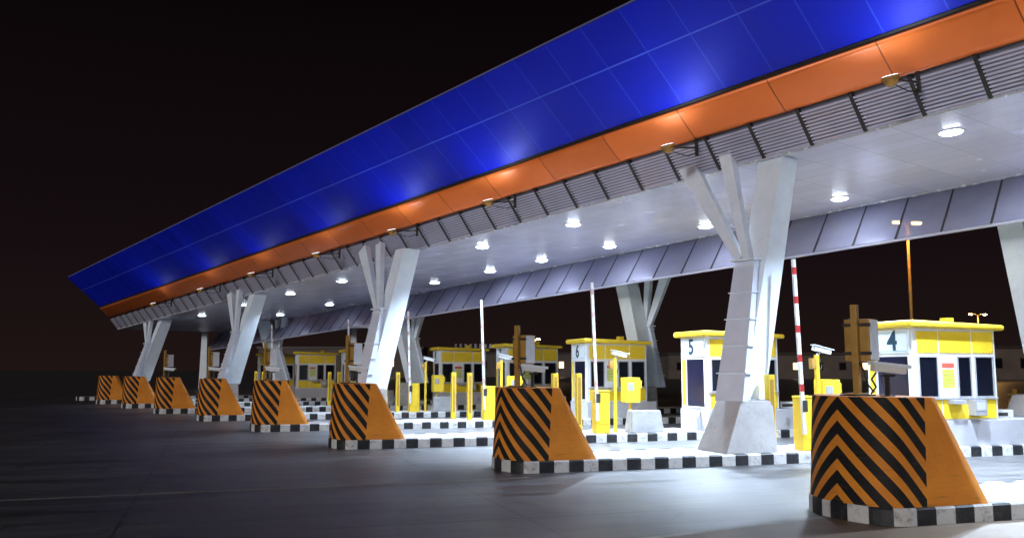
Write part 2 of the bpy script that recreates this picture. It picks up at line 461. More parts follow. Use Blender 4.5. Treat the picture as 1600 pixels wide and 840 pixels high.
# ---------------------------------------------------------------- toll booths
BL, BW, BH = 2.3, 1.5, 2.05; PZ = .80
def text_mesh(s, size, m, parent, mtx, extrude=.004, bold=.014):
    cu = bpy.data.curves.new('t', 'FONT'); cu.body = s; cu.size = size; cu.extrude = extrude; cu.offset = bold
    cu.align_x = 'CENTER'; cu.align_y = 'CENTER'
    to = bpy.data.objects.new('t', cu); COL.objects.link(to)
    dg = bpy.context.evaluated_depsgraph_get(); dg.update()
    me = bpy.data.meshes.new_from_object(to.evaluated_get(dg))
    bpy.data.objects.remove(to); me.transform(mtx); me.name = 'lane_number'
    me.materials.clear(); me.materials.append(M[m])
    o = bpy.data.objects.new('lane_number', me); COL.objects.link(o); o.parent = parent
    return o

def window(parent, axis, a0, a1, z0, z1, side, pane='glass', fr='white', name='window'):
    """axis 'x': the pane lies in the plane y=side[0] facing side[1]"""
    p, d = side; w = .028
    def bx(q, u0, u1, k0, k1, h0, h1, bv=0.0):
        lo, hi = sorted((p + d * h0, p + d * h1))
        if axis == 'x': q.box(u0, u1, lo, hi, k0, k1, bv)
        else: q.box(lo, hi, u0, u1, k0, k1, bv)
    q = MB()
    bx(q, a0, a0 + w, z0, z1, .001, .026); bx(q, a1 - w, a1, z0, z1, .001, .026)
    bx(q, a0 + w, a1 - w, z0, z0 + w, .001, .026); bx(q, a0 + w, a1 - w, z1 - w, z1, .001, .026)
    f = q.build(name, fr, parent)
    q = MB(); bx(q, a0 + w, a1 - w, z0 + w, z1 - w, .001, .006)
    q.build('pane', pane, f)
    return f

def make_booth():
    t = empty('toll_booth', (0, 0, 0))
    q = MB(); q.box(0, BL, 0, BW, 0, BH, .012); body = q.build('wall', 'white', t)
    # front (towards the near lane, y = 0) and back
    for p, d in ((0, -1), (BW, 1)):
        for a0, a1 in ((.10, .64), (1.18, 1.58), (1.68, 2.22)): window(t, 'x', a0, a1, .50, 1.42, (p, d), 'glass', 'grey_metal')
        for a0, a1 in ((.08, .66), (.70, 1.60), (1.64, 2.24)):
            q = MB(); lo, hi = sorted((p + d * .001, p + d * .014)); q.box(a0, a1, lo, hi, 1.49, 1.97, .003); q.build('upper_panel', 'yellow', t)
        for a0, a1 in ((.08, .70), (.74, 2.24)):
            q = MB(); lo, hi = sorted((p + d * .001, p + d * .014)); q.box(a0, a1, lo, hi, .03, .45, .003); q.build('lower_panel', 'yellow', t)
        q = MB(); lo, hi = sorted((p + d * .001, p + d * .055)); q.box(.02, BL - .02, lo, hi, .462, .492, .004); q.build('sill', 'grey_metal', t)
    # notice sheet behind the glass of the serving window
    q = MB(); q.box(.68, 1.16, -.018, -.001, .50, 1.42, .003); nb = q.build('notice_board', 'white', t)
    q = MB(); q.box(.74, 1.08, -.024, -.0185, 1.16, 1.27); q.build('notice_heading', 'red_note', nb)
    q = MB()
    for i in range(6): q.box(.74, 1.08, -.024, -.0185, .72 + i * .07, .775 + i * .07)
    q.build('notice_rows', 'lime_note', nb)
    # payment shelf and box below the window
    q = MB(); q.box(.86, 1.22, -.20, -.016, .36, .45, .008); q.build('shelf', 'grey_metal', t)
    q = MB(); q.box(1.42, 1.76, -.22, -.016, .10, .45, .012); bx = q.build('coin_box', 'grey_metal', t)
    q = MB(); q.box(1.47, 1.71, -.227, -.221, .22, .40, .002); q.build('lid', 'louvre', bx)
    # number face (x = 0) with the tall blue glass door
    window(t, 'y', .14, 1.18, .05, 1.44, (0, -1), 'blue_glass', 'white', 'door')
    q = MB(); q.box(-.02, -.001, 1.25, 1.42, .10, 1.40, .003); q.build('side_strip', 'yellow', t)
    # far end wall
    window(t, 'y', .16, BW - .16, .50, 1.42, (BL, 1))
    q = MB(); q.box(BL + .001, BL + .014, .1, BW - .1, 1.49, 1.97, .003); q.build('end_panel', 'yellow', t)
    q = MB(); q.box(BL + .001, BL + .014, .1, BW - .1, .03, .45, .003); q.build('end_panel', 'yellow', t)
    # roof with rounded rim, falling a little to the rear
    o = .17; q = MB(); s = .05
    q.hexa([(-o, -o, BH + .004), (BL + o, -o, BH + .004 - s), (BL + o, BW + o, BH + .004 - s), (-o, BW + o, BH + .004),
            (-o, -o, BH + .17), (BL + o, -o, BH + .13 - s), (BL + o, BW + o, BH + .13 - s), (-o, BW + o, BH + .17)])
    es = q.bm.edges[:]; bmesh.ops.bevel(q.bm, geom=es, offset=.06, segments=4, affect='EDGES', profile=.5)
    rf = q.build('roof', 'yellow_paint', t)
    q = MB(); q.box(1.45, 1.66, .5, .72, BH + .06, BH + .27, .02); q.build('beacon', 'yellow_paint', rf)
    q = MB(); q.box(-.03, -.004, .10, BW - .10, 1.49, 2.0, .006); q.build('sign_board', 'steel_white', t)
    q = MB()
    for y0, y1, z0, z1 in ((.14, BW - .14, 1.53, 1.54), (.14, BW - .14, 1.955, 1.965), (.14, .15, 1.54, 1.955), (BW - .15, BW - .14, 1.54, 1.955)):
        q.box(-.034, -.0305, y0, y1, z0, z1)
    q.build('sign_border', 'sign_blue', t)
    return t
M['red_note'] = mat('red_print', (.55, .10, .06), .5, var=.2, scale=20)
M['lime_note'] = mat('lime_print', (.52, .58, .06), .5, var=.35, scale=25)
M['sign_blue'] = mat('blue_print', (.20, .38, .55), .5, var=.1)
M['plinth_white'] = mat('white_limewash', (.44, .44, .48), .6, var=.12, scale=1.8, bump=.2, dirt=((.33, .32, .33), .5))
booth0 = make_booth()
allb = {}
for k in range(2, 10):
    o = booth0 if k == 2 else copy_tree(booth0)
    allb[k] = o
    o.location = W(k, UB[k], .14, PZ); o.rotation_euler.z = TH
    tag(o, ('yellow and white toll booth marked %d on its white sign' % (k + 2)) if k < 8 else
        {8: 'far yellow and white toll booth, first one left of booth 9', 9: 'farthest yellow and white toll booth, second left of booth 9'}[k], 'toll booth', 'toll booths')
for k in range(2, 8):
    mt = Matrix.Translation((-.036, .62 if k == 2 else .84, 1.75)) @ Matrix.Rotation(-PI / 2, 4, 'Z') @ Matrix.Rotation(PI / 2, 4, 'X')
    text_mesh(str(k + 2), .62, 'number', allb[k], mt)

# white plinth under each booth, with its outlet
for k in range(2, 10):
    t = empty('plinth', W(k, 0, 0, KH - .004), TH, 'white concrete plinth under the far booth, ' + whose(k) if k > 7 else 'white concrete plinth under the booth marked %d' % (k + 2), 'plinth', 'booth plinths')
    u1 = {2: UB[2] + 4.35, 3: UB[3] + 3.2}.get(k, UB[k] + BL + .35)
    if k == 6: u1 = UB[6] + BL + .3
    q = MB(); q.box(UB[k] - .03, u1, .10, NB * 2 - .12, 0, PZ - KH, .015); q.build('wall', 'plinth_white', t)
    q = MB(); q.box(u1 - .75, u1 - .63, .07, .099, .18, .36, .006); q.build('outlet', 'grey_metal', t)
# low white cabinets with a dark slot behind the booths
def make_lowcab():
    t = empty('equipment_cabinet', (0, 0, 0))
    q = MB(); q.box(0, .62, 0, .45, 0, .19, .025); q.build('case', 'white', t)
    q = MB(); q.box(.05, .44, -.006, -.001, .05, .13); q.build('slot', 'dark_metal', t)
    return t
lc0 = make_lowcab()
for k in (2, 3):
    o = lc0 if k == 2 else copy_tree(lc0)
    o.location = W(k, UB[k] + BL + (.22 if k == 2 else .30), .5, PZ - .004); o.rotation_euler.z = TH
    tag(o, 'low white cabinet with a dark slot, on the plinth right of booth %d' % (k + 2), 'cabinet', 'low cabinets')

# ---------------------------------------------------------------- gates, posts, readers, cameras, blocks
def make_gate(band='red'):
    t = empty('barrier_gate', (0, 0, 0))
    q = MB(); q.box(0, .40, 0, .32, 0, 1.10, .02); h = q.build('housing', 'yellow_paint', t)
    q = MB(); q.box(-.01, .41, -.01, .33, 1.104, 1.145, .01); q.build('lid', 'yellow', h)
    q = MB(); q.box(.08, .32, -.008, -.001, .25, .95, .003); q.build('door', 'yellow', h)
    q = MB(); q.box(-.035, .085, -.09, -.012, .82, 1.06, .01); q.build('pivot', 'dark_metal', t)
    mt = Matrix.Translation((.02, -.05, 0)) @ Matrix.Rotation(-.035, 4, 'Y')
    q = MB(); q.box(-.038, .038, -.03, .03, .35, 4.06, .006, mt); bm = q.build('boom', 'white', t)
    for i in range(5):
        q = MB(); q.box(-.0405, .0405, -.0325, .0325, 1.25 + i * .62, 1.40 + i * .62, 0, mt); q.build('red_band', band, bm)
    return t
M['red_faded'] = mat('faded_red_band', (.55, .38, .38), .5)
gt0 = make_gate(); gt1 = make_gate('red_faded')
for k in range(2, 8):
    o = gt0 if k == 2 else (gt1 if k == 3 else copy_tree(gt1))
    o.location = W(k, UG[k] - .02, .28, KH - .004); o.rotation_euler.z = TH
    tag(o, ('yellow gate housing with raised red and white boom, on ' if k == 2 else 'yellow gate housing with raised pale boom, on ') + whose(k), 'barrier gate', 'raised barrier gates')

def make_sensor():
    t = empty('sensor_post', (0, 0, 0))
    q = MB(); q.box(0, .15, 0, .18, 0, 1.60, .012); p = q.build('post', 'yellow_paint', t)
    q = MB(); q.box(.035, .115, -.006, -.001, .25, 1.50, .002); q.build('sensor_strip', 'bronze', p)
    q = MB(); q.box(-.04, .19, -.04, .22, 0, .02, .004); q.build('foot_plate', 'grey_metal', t)
    return t
sp0 = make_sensor(); first = True
for k in range(2, 8):
    for i, (du, dv) in enumerate(((-.62, .30), (-.95, 1.2))):
        if k == 2 and i == 1: continue
        o = sp0 if first else copy_tree(sp0); first = False
        o.location = W(k, UG[k] + du + (-.18 if k == 2 else .05), dv, KH - .004); o.rotation_euler.z = TH
        tag(o, ('slim yellow sensor post beside the gate, on ' if i == 0 else 'slim yellow post farther back and left of the gate, on ') + whose(k), 'sensor post', 'yellow sensor posts')

def make_reader():
    t = empty('card_reader', (0, 0, 0))
    q = MB(); q.tube((.2, .14, 0), (.2, .14, .80), .035, n=12); q.box(.08, .32, .02, .26, 0, .02, .004); q.build('stem', 'yellow_paint', t)
    q = MB(); q.box(0, .46, 0, .32, .78, 1.48, .02); c = q.build('case', 'yellow', t)
    q = MB(); q.box(.30, .52, .03, .25, 1.18, 1.40, .01); q.build('hood', 'yellow_paint', c)
    q = MB(); q.box(.08, .26, -.006, -.001, 1.12, 1.34, .002); q.build('screen', 'grey_metal', c)
    return t
rd0 = make_reader()
for k in range(2, 7):
    o = rd0 if k == 2 else copy_tree(rd0)
    o.location = W(k, {2: 7.66, 3: 8.2}.get(k, UG[k] + 1.1), .95, KH - .004); o.rotation_euler.z = TH
    tag(o, 'yellow card reader box on a stem, on ' + whose(k), 'card reader', 'yellow card readers')

def make_cctv():
    t = empty('camera_post', (0, 0, 0))
    q = MB(); q.box(-.04, .04, -.04, .04, 0, 2.02, .006); q.box(-.1, .1, -.1, .1, 0, .02, .004); q.build('post', 'yellow_paint', t)
    q = MB(); q.box(-.16, -.042, -.06, .06, 1.72, 1.95, .01); q.build('junction_box', 'bronze', t)
    mt = Matrix.Translation((.14, 0, 2.13)) @ Matrix.Rotation(.22, 4, 'Y')
    q = MB(); q.box(-.22, .22, -.06, .06, -.055, .05, .014, mt); h = q.build('camera_housing', 'white', t)
    q = MB(); q.box(-.25, .27, -.08, .08, .056, .072, .003, mt); q.build('sun_shield', 'steel_white', h)
    q = MB(); q.tube(mt @ Vector((.215, 0, 0)), mt @ Vector((.232, 0, 0)), .042, n=14); q.build('lens', 'glass', h)
    q = MB(); q.bar((0, 0, 2.0), (.10, 0, 2.09), .05, .04, .05, .04, (0, 1, 0)); q.build('bracket', 'grey_metal', t)
    q = MB(); q.path([(.05, 0, 2.0), (.13, 0, 1.8), (.06, 0, 1.62), (.04, 0, 1.5)], .010); q.build('cable', 'rubber', t)
    return t
cc0 = make_cctv()
for k in range(2, 7):
    o = cc0 if k == 2 else copy_tree(cc0)
    o.location = W(k, {2: 7.27, 3: 7.72}.get(k, UG[k] + .7), .62, KH - .004); o.rotation_euler.z = TH
    tag(o, 'white camera on a tall thin yellow post, on ' + whose(k), 'camera post', 'camera posts')

for k in range(3, 7):
    u = UG[k] + .95
    q = MB(); q.hexa([(u, .12, 0), (u + .98, .12, 0), (u + .98, .62, 0), (u, .62, 0), (u + .06, .22, .6), (u + .92, .22, .6), (u + .92, .52, .6), (u + .06, .52, .6)], .03)
    o = q.build('concrete_block', 'concrete_grey'); o.location = W(k, 0, 0, KH - .005); o.rotation_euler.z = TH
    tag(o, 'grey concrete block between the gate and the booth, on ' + whose(k), 'concrete block', 'grey concrete blocks')

t = empty('guide_lamp', W(3, UB[3] - .12, .52, KH - .004), TH, 'small bluish lamp on the island at the foot of the door of booth 5', 'lamp')
q = MB(); q.box(-.05, .05, -.05, .05, 0, .40, .01); q.build('stand', 'grey_metal', t)
q = MB(); q.tube((-.02, -.0, .47), (-.045, -.03, .47), .06, n=14); q.build('lens', 'lamp', t)
q = MB(); q.tube((.05, 0.045, .47), (-.018, 0, .47), .075, .075, n=14); q.build('housing', 'dark_metal', t)

# ---------------------------------------------------------------- canopy
cdir = Vector((-.629, .777, 0)); ndir = Vector((-.777, -.629, 0)); O = Vector((5.806, 19.443, 6.62))
sl = math.atan(.042)
X = cdir * math.cos(sl) - Vector((0, 0, 1)) * math.sin(sl); Y = ndir; Z = X.cross(Y)
CM = Matrix(((X.x, Y.x, Z.x, O.x), (X.y, Y.y, Z.y, O.y), (X.z, Y.z, Z.z, O.z), (0, 0, 0, 1)))
S0, S1 = -16.0, 50.0
can = empty('toll_canopy', (0, 0, 0), 0, 'long toll plaza canopy with blue and orange fascia above a pale metal ceiling', 'canopy')
can.matrix_world = CM
def sheet(q, prof, s0, s1, th=.0, mi=0):
    """extrude the profile [(w, z)...] along s"""
    for (a, b) in zip(prof, prof[1:]):
        vs = [q.bm.verts.new((s, w, z)) for s, (w, z) in ((s0, a), (s1, a), (s1, b), (s0, b))]
        q.face(vs, mi)
def slab(q, a, b, t, s0, s1):
    """solid strip from profile point a to b, thickness t to the inside"""
    d = Vector((b[0] - a[0], b[1] - a[1])).normalized(); nrm = Vector((-d.y, d.x)) * abs(t)
    P = [a, b, (b[0] + nrm.x, b[1] + nrm.y), (a[0] + nrm.x, a[1] + nrm.y)]
    q.hexa([(s0, *P[0]), (s0, *P[1]), (s0, *P[2]), (s0, *P[3]), (s1, *P[0]), (s1, *P[1]), (s1, *P[2]), (s1, *P[3])])
q = MB(); q.box(S0, S1, -6.8, 0, 0, .06); q.build('ceiling', 'ceiling', can)
q = MB()
nsl = 10
for i in range(nsl):
    f = (i + .5) / nsl; w, z = .02 + .46 * f, .02 + .62 * f
    mt = Matrix.Translation((0, w, z)) @ Matrix.Rotation(math.radians(-35), 4, 'X')
    q.box(S0, S1, -.005, .008, -.021, .021, 0, mt)
q.build('louvre_slats', 'louvre', can)
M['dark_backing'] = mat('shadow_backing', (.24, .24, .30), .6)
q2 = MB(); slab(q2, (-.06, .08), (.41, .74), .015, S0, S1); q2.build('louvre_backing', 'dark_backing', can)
s = S0 + .35
n = 0
while s < S1:
    q = MB(); q.hexa([(s, .035, -.012), (s + .075, .035, -.012), (s + .075, -.06, .05), (s, -.06, .05),
                      (s, .545, .69), (s + .075, .545, .69), (s + .075, .46, .76), (s, .46, .76)])
    q.build('louvre_rib', 'dark_metal', can); s += 1.22; n += 1
q = MB(); q.box(S0, S1, -.05, .02, -.03, -.002, 0); q.build('edge_trim', 'trim_glow', can)
# orange fascia: a shallow convex sheet
q = MB(); pr = []
for i in range(9):
    f = i / 8; w = .50 + .64 * f + .012 * math.sin(PI * f); z = .72 + .58 * f - .01 * math.sin(PI * f); pr.append((w, z))
pr = pr + [(1.10, 1.34), (.47, .76)]
vs0 = [q.bm.verts.new((S0, *p)) for p in pr]; vs1 = [q.bm.verts.new((S1, *p)) for p in pr]
for i in range(len(pr)):
    j = (i + 1) % len(pr); q.face([vs0[i], vs0[j], vs1[j], vs1[i]], smooth=i < 8)
q.face(vs0); q.face(vs1[::-1]); q.build('orange_fascia', 'orange', can)
q = MB(); slab(q, (1.07, 1.33), (1.12, 1.42), .05, S0, S1); q.build('shadow_gap', 'dark_metal', can)
q = MB(); A, B = (1.15, 1.42), (3.12, 3.16)
slab(q, A, B, .08, S0, S1); bf = q.build('blue_fascia', 'blue', can)
q = MB(); fmid = .56; m_ = (A[0] + (B[0] - A[0]) * fmid, A[1] + (B[1] - A[1]) * fmid)
dd = Vector((B[0] - A[0], B[1] - A[1])).normalized() * .018; nn = Vector((dd.y, -dd.x)).normalized() * .004
q.hexa([(S0, m_[0] - dd.x, m_[1] - dd.y), (S0, m_[0] + dd.x, m_[1] + dd.y), (S0, m_[0] + dd.x + nn.x, m_[1] + dd.y + nn.y), (S0, m_[0] - dd.x + nn.x, m_[1] - dd.y + nn.y),
        (S1, m_[0] - dd.x, m_[1] - dd.y), (S1, m_[0] + dd.x, m_[1] + dd.y), (S1, m_[0] + dd.x + nn.x, m_[1] + dd.y + nn.y), (S1, m_[0] - dd.x + nn.x, m_[1] - dd.y + nn.y)])
M['seam'] = mat('pale_blue_seam', (.05, .11, .72), .4)
q.build('long_seam', 'seam', bf)
q = MB(); P = [(3.10, 3.24), (-6.9, 1.6), (-6.9, .10), (-.12, .10), (.34, .80), (.95, 1.45)]
v0 = [q.bm.verts.new((S0 + .02, *p)) for p in P]; v1 = [q.bm.verts.new((S1 - .02, *p)) for p in P]
for i in range(len(P)): q.face([v0[i], v0[(i + 1) % len(P)], v1[(i + 1) % len(P)], v1[i]])
q.face(v0); q.face(v1[::-1])
q.build('roof', 'grey_metal', can)
# rear fascia: leans in as it comes down
q = MB(); slab(q, (-6.83, -.02), (-5.90, -1.27), -.03, S0, S1); q.build('rear_fascia', 'perforated', can)
s = S0 + .55
while s < S1:
    q = MB(); e = .05
    q.hexa([(s, -6.79, -.02), (s + e, -6.79, -.02), (s + e, -6.84, -.06), (s, -6.84, -.06), (s, -5.84, -1.26), (s + e, -5.84, -1.26), (s + e, -5.89, -1.30), (s, -5.89, -1.30)])
    q.build('rear_rib', 'dark_metal', can); s += 1.22
q = MB(); q.box(S0, S1, -5.96, -5.84, -1.33, -1.272); q.build('rear_edge_trim', 'louvre', can)
q = MB(); q.box(S0, S1, -6.80, -6.68, -.035, -.002); q.build('rear_top_glare', 'trim_glow', can)  # white strip painted in for the glare along the rear ceiling edge

# ---------------------------------------------------------------- lights in the ceiling and floods
def lamp(name, typ, parent, loc, power, col, **kw):
    l = bpy.data.lights.new(name, typ); l.energy = power; l.color = col
    for a, b in kw.items(): setattr(l, a, b)
    o = bpy.data.objects.new(name, l); COL.objects.link(o); o.parent = parent; o.location = loc
    return o
def make_dl(lm):
    t = empty('ceiling_downlight', (0, 0, 0))
    q = MB(); n = 24; r0, r1 = .21, .27
    A = [[q.bm.verts.new((r * math.cos(2 * PI * i / n), r * math.sin(2 * PI * i / n), z)) for i in range(n)] for r, z in ((r0, -.028), (r1, -.02), (r1, .0), (r0, -.006))]
    for a, b in ((0, 1), (1, 2), (2, 3), (3, 0)):
        for i in range(n): q.face([A[a][i], A[a][(i + 1) % n], A[b][(i + 1) % n], A[b][i]], smooth=True)
    q.build('frame', 'white', t)
    q = MB(); q.tube((0, 0, -.052), (0, 0, -.036), .16, .202, n=24); q.tube((0, 0, -.036), (0, 0, -.008), .204, .206, n=24, caps=False); q.build('lens', lm, t)
    return t
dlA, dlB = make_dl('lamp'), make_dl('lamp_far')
usedA = usedB = False
LC = (.64, .80, 1.0)
front = [-12.0, -7.6, -3.2, 3.2, 8.15, 12.7, 17.6, 22.6, 27.6, 33, 39]
rear = [-9.0, -3.4, 1.6, 6.2, 10.4, 14.0, 17.2, 21.2, 26, 31, 37]
ordn = ['first', 'second', 'third', 'fourth', 'fifth', 'sixth', 'seventh', 'eighth', 'ninth']
def put_dl(s, w, lab, power):
    global usedA, usedB
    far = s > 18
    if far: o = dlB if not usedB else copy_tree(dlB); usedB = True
    else: o = dlA if not usedA else copy_tree(dlA); usedA = True
    o.matrix_world = CM @ Matrix.Translation((s, w, -.001))
    tag(o, lab, 'ceiling light', 'ceiling downlights')
    lp = lamp('lamp_source', 'SPOT', None, (0, 0, 0), power, LC, spot_size=math.radians(120 if w > -3 else 92), spot_blend=.75, shadow_soft_size=.2)
    lp.parent = o; lp.location = (0, 0, -.08); lp.rotation_euler = (math.radians(6 if w > -3 else 34), 0, 0)
i = 0
for s in front:
    vis = s > -5.2
    lab = ('round white ceiling light in the row by the louvres, %s from the right' % ordn[i]) if vis else 'round ceiling light by the louvres, off the right edge, %s' % ('farther out' if s < -10 else 'nearer')
    if vis: i += 1
    put_dl(s, -1.5, lab, 7600 if s < 10 else (5600 if s < 16 else (2200 if s < 21 else 800)))
i = 0
for s in rear:
    vis = s > 1
    lab = ('round white ceiling light in the row by the rear edge, %s from the right' % ordn[i]) if vis else 'round ceiling light by the rear edge, off the right edge, %s' % ('farther out' if s < -5 else 'nearer')
    if vis: i += 1
    put_dl(s, -5.3, lab, 3600 if s < 10 else (2900 if s < 16 else (1300 if s < 21 else 600)))

M['flood_lens'] = emit('floodlight_lens', (.80, .90, 1.0), 4)
def make_flood():
    t = empty('floodlight', (0, 0, 0))           # origin on the lower edge of the orange fascia
    q = MB(); q.box(-.03, .03, -.03, .03, -.42, -.01, .004); q.bar((0, 0, -.22), (.02, .82, -.34), .04, .04, .03, .03, (0, 0, 1)); q.build('bracket', 'dark_metal', t)
    d = Vector((.0, .25, 1)).normalized(); c = Vector((.05, .95, -.34))
    q = MB(); q.tube(c - d * .14, c - d * .02, .06, .15, n=20); q.tube(c - d * .02, c + d * .05, .16, .16, n=20); q.build('housing', 'bronze', t)
    q = MB(); q.tube(c + d * .051, c + d * .058, .14, n=20); q.build('lens', 'flood_lens', t)
    q = MB(); q.path([(0, 0, -.35), (.02, .3, -.46), (.04, .65, -.44), (.05, .88, -.40)], .01); q.build('cable', 'rubber', t)
    return t
fl0 = make_flood()
fs = [-14, -8.6, -3.6, 1.7, 8.4, 13.6, 19, 25, 31, 38]
i = 0
for n_, s in enumerate(fs):
    o = fl0 if n_ == 0 else copy_tree(fl0)
    o.matrix_world = CM @ Matrix.Translation((s, .55, .72))
    if s > 0:
        lab = 'round bronze floodlight on a bracket below the orange fascia, %s from the right' % ordn[i]; i += 1
    else: lab = 'floodlight below the orange fascia, right of the near column, %s' % {-14: 'outermost', -8.6: 'middle', -3.6: 'innermost'}[s]
    tag(o, lab, 'floodlight', 'floodlights along the fascia')
    lp = lamp('lamp_source', 'SPOT', o, (.05, 1.05, -.30), (100 if s < 10 else (75 if s < 16 else 32)), (.66, .80, 1.0), spot_size=math.radians(150), spot_blend=.8, shadow_soft_size=.22)
    lp.rotation_euler = (PI - .12, 0, 0)

# ---------------------------------------------------------------- columns
def zc(p):   # ceiling height above a plan point
    s = (Vector((p[0], p[1], 0)) - Vector((O.x, O.y, 0))).dot(cdir); return O.z - .042 * s
def make_column(foot, sgn, label, ped_off, join, k):
    """foot: plan point of the steel foot; sgn +1 front row, -1 rear row (turned round)"""
    t = empty('canopy_column', (foot[0], foot[1], KH - .004), 0, label, 'column', 'forked canopy columns')
    ec, eo = cdir * sgn, ndir * sgn
    L = lambda v_: v_
    zf = 1.05
    lean = -eo * 1.0 + Vector((.30, -.22, 0)) * sgn * .8
    top = Vector((foot[0], foot[1], 0)) + lean
    ht = zc(top) - (KH - .004)
    def P(off, z): return Vector((off.x, off.y, z))
    def at(f): return lean * f
    # main leg
    q = MB()
    def sect(c, wn, wc): return [c - ec * wc / 2 - eo * wn / 2, c + ec * wc / 2 - eo * wn / 2, c + ec * wc / 2 + eo * wn / 2, c - ec * wc / 2 + eo * wn / 2]
    f0 = 0.0
    q.hexa(sect(P(at(0), zf), .72, .50) + sect(P(at(1), ht - .005), .60, .62)); leg = q.build('main_leg', 'steel_white', t)
    # shorter trunk beside it that carries the arms
    hj = join; fj = (hj - zf) / (ht - zf)
    q = MB()
    c0 = P(at(0) + eo * .46, zf); c1 = P(at(fj) + eo * .44 + ec * .12, hj)
    q.hexa(sect(c0, .19, .72) + sect(c1, .19, .52)); tr = q.build('trunk', 'steel_shade', t)
    for i in range(1, 6):
        f = i / 5.2; c = c0.lerp(c1, f)
        q = MB(); w_ = .78 + (.52 - .78) * f
        q.hexa(sect(c - Vector((0, 0, .012)), .25, w_ + .05) + sect(c + Vector((0, 0, .012)), .25, w_ + .05)); q.build('flange', 'steel_white', tr)
    q = MB(); q.hexa(sect(c1 + Vector((0, 0, .001)), .36, .62) + sect(c1 + Vector((0, 0, .045)), .36, .62)); q.build('cap_plate', 'steel_white', tr)
    # arms up to the edge beam
    for ds, dw, w0, w1 in ((2.25, .42, .18, .46), (1.05, .46, .16, .32)):
        tt = top + ec * ds + eo * dw - Vector((foot[0], foot[1], 0))
        zt = zc(tt + Vector((foot[0], foot[1], 0))) - (KH - .004) + (.30 if sgn > 0 else -.02)
        q = MB(); q.bar(c1 + Vector((0, 0, .04)) + ec * (.16 if ds > 2 else -.02), Vector((tt.x, tt.y, zt)), w0, .16, w1, .20, ec)
        q.build('arm', 'steel_white', t)
    # concrete pedestal
    q = MB(); i_, j_ = DI, DJ
    fc = Vector((ped_off[0], ped_off[1], 0))
    def ij(u, v_, z): return fc + i_ * u + j_ * v_ + Vector((0, 0, z))
    q.hexa([ij(-.96, -.56, 0), ij(.26, -.56, 0), ij(.26, .60, 0), ij(-.98, .60, 0), ij(-.52, -.46, zf + .01), ij(.23, -.46, zf + .01), ij(.23, .50, zf + .01), ij(-.52, .50, zf + .01)], .02)
    q.build('pedestal', 'concrete', t)
    q = MB(); q.hexa([ij(-.48, -.42, zf + .011), ij(.20, -.42, zf + .011), ij(.20, .46, zf + .011), ij(-.48, .46, zf + .011), ij(-.48, -.42, zf + .03), ij(.20, -.42, zf + .03), ij(.20, .46, zf + .03), ij(-.48, .46, zf + .03)])
    q.build('base_plate', 'grey_metal', t)
    return t
M['steel_shade'] = mat('shaded_white_steel', (.70, .76, .90), .4, .1, var=.08, scale=2)  # lilac tone painted in for the shaded side of the white steel
cols = [(W(2, 5.55, .80), 1, 'large forked steel column nearest the camera, on the concrete pedestal beside booth 5', 2, 4.05),
        (W(4, 3.92, .88), 1, 'pale forked column rising behind the orange barrier left of centre', 4, 3.7),
        (W(6, 3.24, .88), 1, 'far forked column in the dark left part, third from the right in the near row', 6, 3.4),
        (W(8, 2.4, .88), 1, 'farthest forked column at the left, fourth from the right in the near row', 8, 3.2),
        ((13.6, 22.9), -1, 'ribbed forked column cut by the right edge of the photo, right of booth 4', 2, 3.9),
        ((5.1, 33.75), -1, 'forked column with two thin arms rising behind booth 6', 4, 3.3),
        ((-4.75, 44.4), -1, 'forked column with two thin arms rising behind the booth marked 8', 6, 3.2),
        ((-14.2, 55.2), -1, 'far rear forked column in the dark left part, behind booth 9', 8, 3.0)]
for f, sg, lab, k, jn in cols:
    make_column((f[0], f[1]), sg, lab, (0.12 * sg, 0.0), jn, k)

# ---------------------------------------------------------------- behind the plaza
def street_lamp(x, y, h, lab, ang, arm=1.6, power=900, heads=2):
    t = empty('street_lamp', (x, y, 0), ang, lab, 'street lamp', 'sodium street lamps')
    q = MB(); q.tube((0, 0, 0), (0, 0, h), .12, .07, n=12); q.tube((0, 0, 0), (0, 0, .5), .18, .16, n=12); q.build('pole', 'bronze', t)
    for sg in ((-1, 1) if heads == 2 else (1,)):
        q = MB(); q.path([(0, 0, h - .1), (sg * arm * .5, 0, h + .18), (sg * arm, 0, h + .22)], .045); q.build('arm', 'bronze', t)
        q = MB(); q.hexa([(sg * arm - .35, -.14, h + .14), (sg * arm + .35, -.14, h + .14), (sg * arm + .35, .14, h + .14), (sg * arm - .35, .14, h + .14),
                          (sg * arm - .25, -.08, h + .32), (sg * arm + .25, -.08, h + .32), (sg * arm + .25, .08, h + .32), (sg * arm - .25, .08, h + .32)]); hd = q.build('lamp_head', 'grey_metal', t)
        q = MB(); q.box(sg * arm - .26, sg * arm + .26, -.12, .12, h + .0, h + .139, .03); q.build('lens', 'sodium', hd)
        lamp('lamp_source', 'POINT', t, (sg * arm, 0, h - .05), power, (1.0, .52, .16), shadow_soft_size=.2)
street_lamp(23.2, 52, 10.4, 'tall twin street lamp behind booth 4, its orange lamps at the rear fascia', .2, .62, 350)
street_lamp(3.3, 130, 6.2, 'small far street lamp glowing orange above the roof of booth 7', 0, .5, 800, 1)
street_lamp(78, 150, 11, 'far street lamp beyond the road at the right', .3, 1.5, 1500)

# steel guard fence, warm lit, right
t = empty('guard_fence', (17.5, 31.5, 0), .1, 'brown steel guard fence beyond booth 4 at the right edge', 'fence')
for i in range(9):
    q = MB(); q.box(i * 1.5 - .06, i * 1.5 + .06, -.06, .06, 0, 1.25, .01); q.build('post', 'bronze', t)
q = MB(); q.box(-.3, 12.6, -.10, -.065, .55, .92, .01); q.build('rail', 'bronze', t)
q = MB(); q.box(-.3, 12.6, -.095, -.065, 1.02, 1.10, .01); q.build('top_rail', 'bronze', t)

